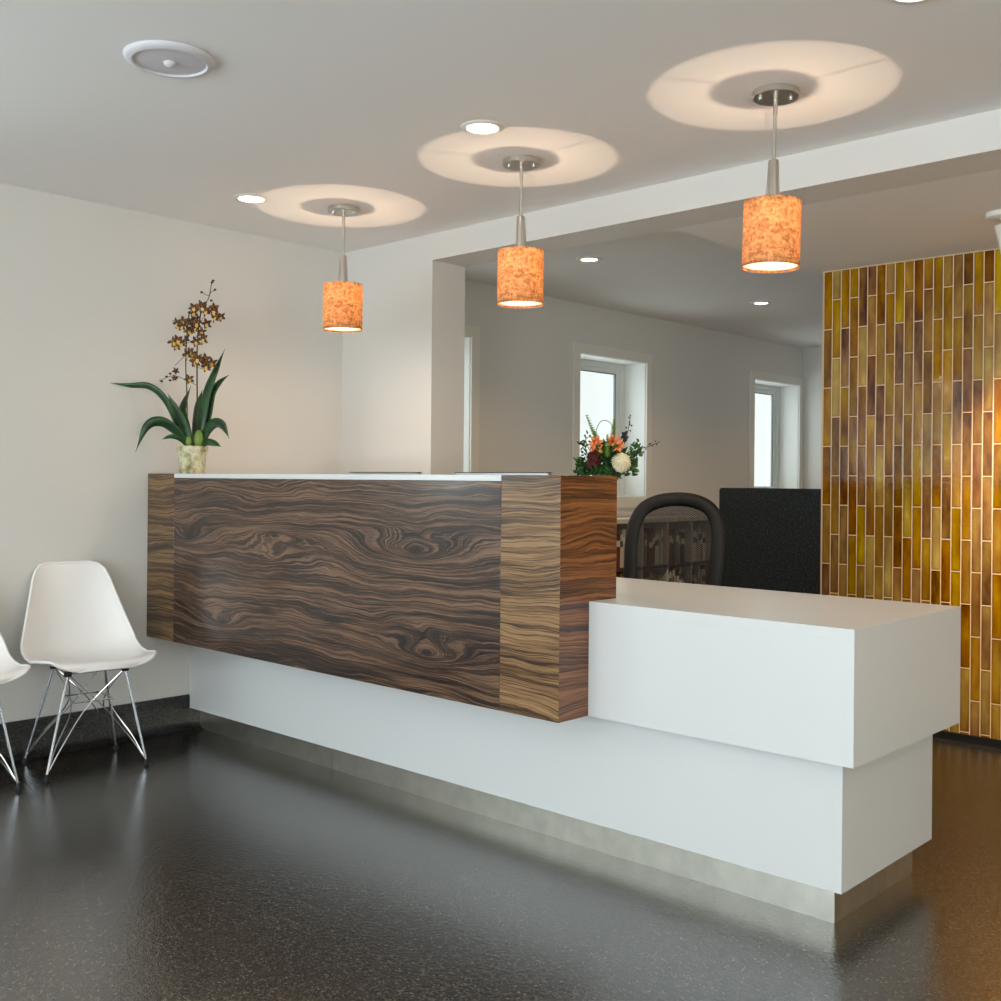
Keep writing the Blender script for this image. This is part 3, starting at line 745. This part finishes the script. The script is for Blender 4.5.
rws = []
for s in range(0, 9):
    f = s/8; rws.append([Vector((p.x*f, .235+.20*(cen.z+(p.z-cen.z)*f-.60)-.012*(1-f)-.03*abs(p.x*f)/.2, cen.z+(p.z-cen.z)*f)) for p in inner])
ms.grid(rws); ms.build('backrest_mesh', M_mesh, oc)
MB().box((-.20,.235,.585),(.20,.272,.640)).build('lower_rail', M_black, oc, bevel=.012, seg=3)
M_seatf = mat('black seat fabric', (24,24,26), .9)
MB().box((-.24,-.25,.43),(.24,.22,.50)).build('seat', M_seatf, oc, bevel=.03, seg=4)
MB().tube(bez([(0,.10,.42),(0,.22,.42),(0,.27,.48),(0,.262,.62)]), .022, 10).build('back_support', M_black, oc)
for sgn in (-1,1):
    MB().tube(bez([(sgn*.22,0,.44),(sgn*.29,0,.46),(sgn*.30,0,.56),(sgn*.29,0,.64)]), .013, 8).box((sgn*.29-.035,-.12,.64),(sgn*.29+.035,.12,.665)).build('armrest', M_black, oc, bevel=.006)
MB().lathe([(.028,.09),(.028,.25),(.018,.25),(.018,.43)], 18).build('gas_lift', M_black, oc)
bs = MB().lathe([(.03,.07),(.045,.075),(.045,.11),(.03,.12)], 18)
for i in range(5):
    a = i*2*PI/5+.3; bs.tube([(.03*math.cos(a),.03*math.sin(a),.10),(.29*math.cos(a),.29*math.sin(a),.065)], [.02,.012], 8)
bs.build('star_base', M_black, oc)
for i in range(5):
    a = i*2*PI/5+.3; c = Vector((.29*math.cos(a), .29*math.sin(a), .0265)); tdir = Vector((-math.sin(a), math.cos(a), 0))
    MB().lathe([(.0,-.022),(.0265,-.020),(.0265,.020),(0,.022)], 18, frame(c, c+tdir)).tube([c, c+Vector((0,0,.04))], .008, 8).build('caster', M_black, oc)

M_felt = mat('charcoal felt', (26,32,34), .95); k = N(M_felt)
k.l(k.ramp(k.noise(k.geo(), 95, 4, .7), [(.36,(16,20,22)),(.52,(30,37,39)),(.68,(58,66,68))]), k.b.inputs['Base Color']); k.bump(k.noise(k.geo(), 400, 2), .5, .002)
# screen with rounded upper corners, one post at either end
scn = thing('fabric_screen', 'charcoal felt privacy screen between office chair and tiled wall', 'screen', (1.66,2.42,0))
def rrect(x0, x1, z0, z1, r, n=6):
    pts = [(x0,z0),(x1,z0)]
    for i in range(n+1): a = i*PI/2/n; pts.append((x1-r+r*math.cos(a), z1-r+r*math.sin(a)))
    for i in range(n+1): a = PI/2+i*PI/2/n; pts.append((x0+r+r*math.cos(a), z1-r+r*math.sin(a)))
    return pts
def slab(mb, pts, y0, y1):
    n = len(pts); return mb.add([(x,y0,z) for x,z in pts]+[(x,y1,z) for x,z in pts], [tuple(range(n)), tuple(reversed(range(n,2*n)))]+[(i,i+n,(i+1)%n+n,(i+1)%n) for i in range(n)])
slab(MB(), rrect(-.286,.318,.06,1.1515,.016), -.02,.02).build('panel', M_felt, scn, bevel=.006, seg=3)
for x in (-.18,.24): MB().box((x-.02,-.012,0),(x+.02,.012,.07)).box((x-.03,-.16,0),(x+.03,.02,.012)).build('foot', M_black, scn)

# bookcase against the left wall
M_shelf = mat('cream shelving', (214,206,188), .45)
BX, BY0, BY1 = .30, 2.30, 4.70
bc = thing('bookcase', 'low cream bookcase under the office windows', 'bookcase', (.15,3.5,0))
def bpart(mb, name, m):
    o = mb.build(name, m, None, weld=False); o.parent = bc; o.matrix_parent_inverse = Matrix.Translation(bc.location).inverted(); return o
ZR = [.06,.335,.612,.905]      # shelf boards (top faces start here)
bpart(MB().box((.018,BY0,0),(.03,BY1,.93)), 'back_panel', mat('shelf back', (60,52,44), .7))
bpart(MB().box((.018,BY0-.01,.905),(BX+.005,BY1+.01,.932)), 'top', M_shelf)
for z in (.04,.315,.592): bpart(MB().box((.03,BY0,z),(BX,BY1,z+.018)), 'shelf', mat('dark shelf board', (70,58,46), .5) if z > .3 else M_shelf)
bays = [BY0 + i*.30 for i in range(9)]
for y in bays: bpart(MB().box((.03,y-.009,0),(BX,y+.009,.905)), 'divider', M_shelf)
PAL = [(196,184,156),(150,120,84),(214,206,188),(96,62,40),(60,50,44),(128,40,30),(176,140,70),(84,84,80),(228,222,208),(150,84,44),(44,56,74),(190,176,120),(40,32,28),(200,196,190)]
NAMES = ['tan','light brown','cream','dark brown','charcoal','red','ochre','grey','off-white','rust','navy','khaki','black','pale grey']
M_cov = [mat('cover %s' % NAMES[i], PAL[i], .6) for i in range(len(PAL))]
M_page = mat('page edges', (220,212,190), .8)
rk = random.Random(5)
protos = {}
M_band = mat('spine label', (226,218,196), .6)
def book_mesh(ci, h, th, dp):
    key = (ci, round(h,2), round(th,3))
    return key
def make_book(ci, th, h, dp, label, group):
    t = thing('book', label, 'book', group=group)
    c = MB().box((dp-.003,-th/2,0),(dp,th/2,h)).box((0,-th/2,0),(dp-.003,-th/2+.002,h)).box((0,th/2-.002,0),(dp-.003,th/2,h)).build('cover', M_cov[ci], t)
    MB().box((.004,-th/2+.002,.003),(dp-.003,th/2-.002,h-.004)).build('pages', M_page, t)
    MB().box((dp,-th/2+.002,h*.62),(dp+.0006,th/2-.002,h*.80)).build('spine_label', M_band if ci not in (2,8,13) else M_cov[3], c)
    return t
variants = []
shelfname = {.610:'upper', .333:'lower'}
for zi, z in enumerate((.610,.333)):
    for bi in range(len(bays)-1):
        y = bays[bi]+.012; end = bays[bi+1]-.012
        if y < 2.55 or bays[bi] > 4.3: continue
        while True:
            th = rk.choice((.020,.026,.032,.038,.046)); 
            if y+th > end: break
            h = rk.uniform(.19,.25); dp = rk.uniform(.17,.215)
            ci = rk.choices(range(len(PAL)), weights=[4,3,3,3,2,2,2,2,3,2,1,2,2,3])[0]
            if bi == 2: ci = rk.choice((5,5,9,0,6,2))
            key = (ci, th)
            lab = '%s-spined book on the %s visible shelf of the office bookcase' % (NAMES[ci], shelfname[z])
            grp = '%s books on the %s shelf' % (NAMES[ci], shelfname[z])
            src = next((v for v in variants if v[0] == key), None)
            if src: b = copy_tree(src[1])
            else: b = make_book(ci, th, .24, .195, lab, grp); variants.append((key, b))
            b['label'] = lab; b['group'] = grp
            b.scale = (1,1,h/.24); b.location = (.255-.195+rk.uniform(-.01,.015), y+th/2, z+.0005)
            y += th+.0008

# two flat computers whose top edges clear the counter
def make_monitor(label):
    t = thing('desktop_monitor', label, 'monitor', group='monitors behind the counter')
    slab(MB(), rrect(-.235,.235,.10,.398,.012), -.010,.010).build('housing', M_alu, t, bevel=.002)
    MB().box((-.229,.0101,.125),(.229,.0112,.392)).build('screen', mat('dark glass screen', (10,10,12), .08), t)
    MB().box((-.236,-.011,.3972),(.236,.011,.3995)).build('top_edge', M_black, t, bevel=.001)
    MB().box((-.03,-.03,.006),(.03,-.018,.25)).build('stand_neck', M_alu, t)
    MB().box((-.10,-.07,0),(.10,.09,.006)).build('stand_foot', M_alu, t, bevel=.002)
    return t
m1 = make_monitor('silver desktop monitor behind the counter, its top edge left of the corridor column'); m1.location = (1.035,.30,.8115); m1.rotation_euler.z = math.radians(-3)
m2 = copy_tree(m1); m2.location = (1.715,.30,.8115); m2.rotation_euler.z = math.radians(2)
m2['label'] = 'silver desktop monitor behind the counter, its top edge at the walnut block'

# ------------------------------------------------------------------ light
w = bpy.data.worlds.new('sky'); S.world = w; w.use_nodes = True
bg = w.node_tree.nodes['Background']; bg.inputs[0].default_value = (.93,.98,1.0,1); bg.inputs[1].default_value = 1.0
DAY = (.82,.91,1.0)
for i, (a, b) in enumerate(FW):
    e = 105*(b-a)/2
    light('daylight_and_fill', 'AREA', ((a+b)/2,Y0-.45,1.3), e, DAY, rot=(PI/2+.72,0,0), shape='RECTANGLE', size=b-a, size_y=1.95)
for i, (a, b) in enumerate(WIN):
    light('daylight_and_fill', 'AREA', (-.42,(a+b)/2,(WZ0+WZ1)/2), 28 if a < 0 else 4.5, (.86,.95,1), rot=(0,-PI/2,0), shape='RECTANGLE', size=WZ1-WZ0, size_y=b-a)

for (a, b), e in zip(ADDED_RW, (40, 40, 34)):
    light('daylight_and_fill', 'AREA', (XR+.5,(a+b)/2,1.3), e, (1,.88,.74), rot=(0,PI/2+.5,0), shape='RECTANGLE', size=1.5, size_y=b-a)  # added warm fill from the right, outside the made-up windows

# ------------------------------------------------------------------ camera
cam = bpy.data.cameras.new('camera'); co = bpy.data.objects.new('camera', cam); COL.objects.link(co); S.camera = co
F, CX, CY, ROLL = 1066.53, 500.5, 480.38, .0091
cam.sensor_width = 36; cam.sensor_fit = 'HORIZONTAL'; cam.lens = F*36/1001
co.location = (4.4741,-2.6579,1.18)
co.rotation_euler = (Matrix.Rotation(YAW,4,'Z') @ Matrix.Rotation(PI/2,4,'X') @ Matrix.Rotation(ROLL,4,'Z')).to_euler()
cam.shift_x = (500.5-CX)/1001; cam.shift_y = (CY-500.5)/1001
cam.clip_start = .05
vs = S.view_settings; vs.view_transform = 'Standard'; vs.look = 'None'; vs.gamma = 1; vs.exposure = .26; vs.use_curve_mapping = False
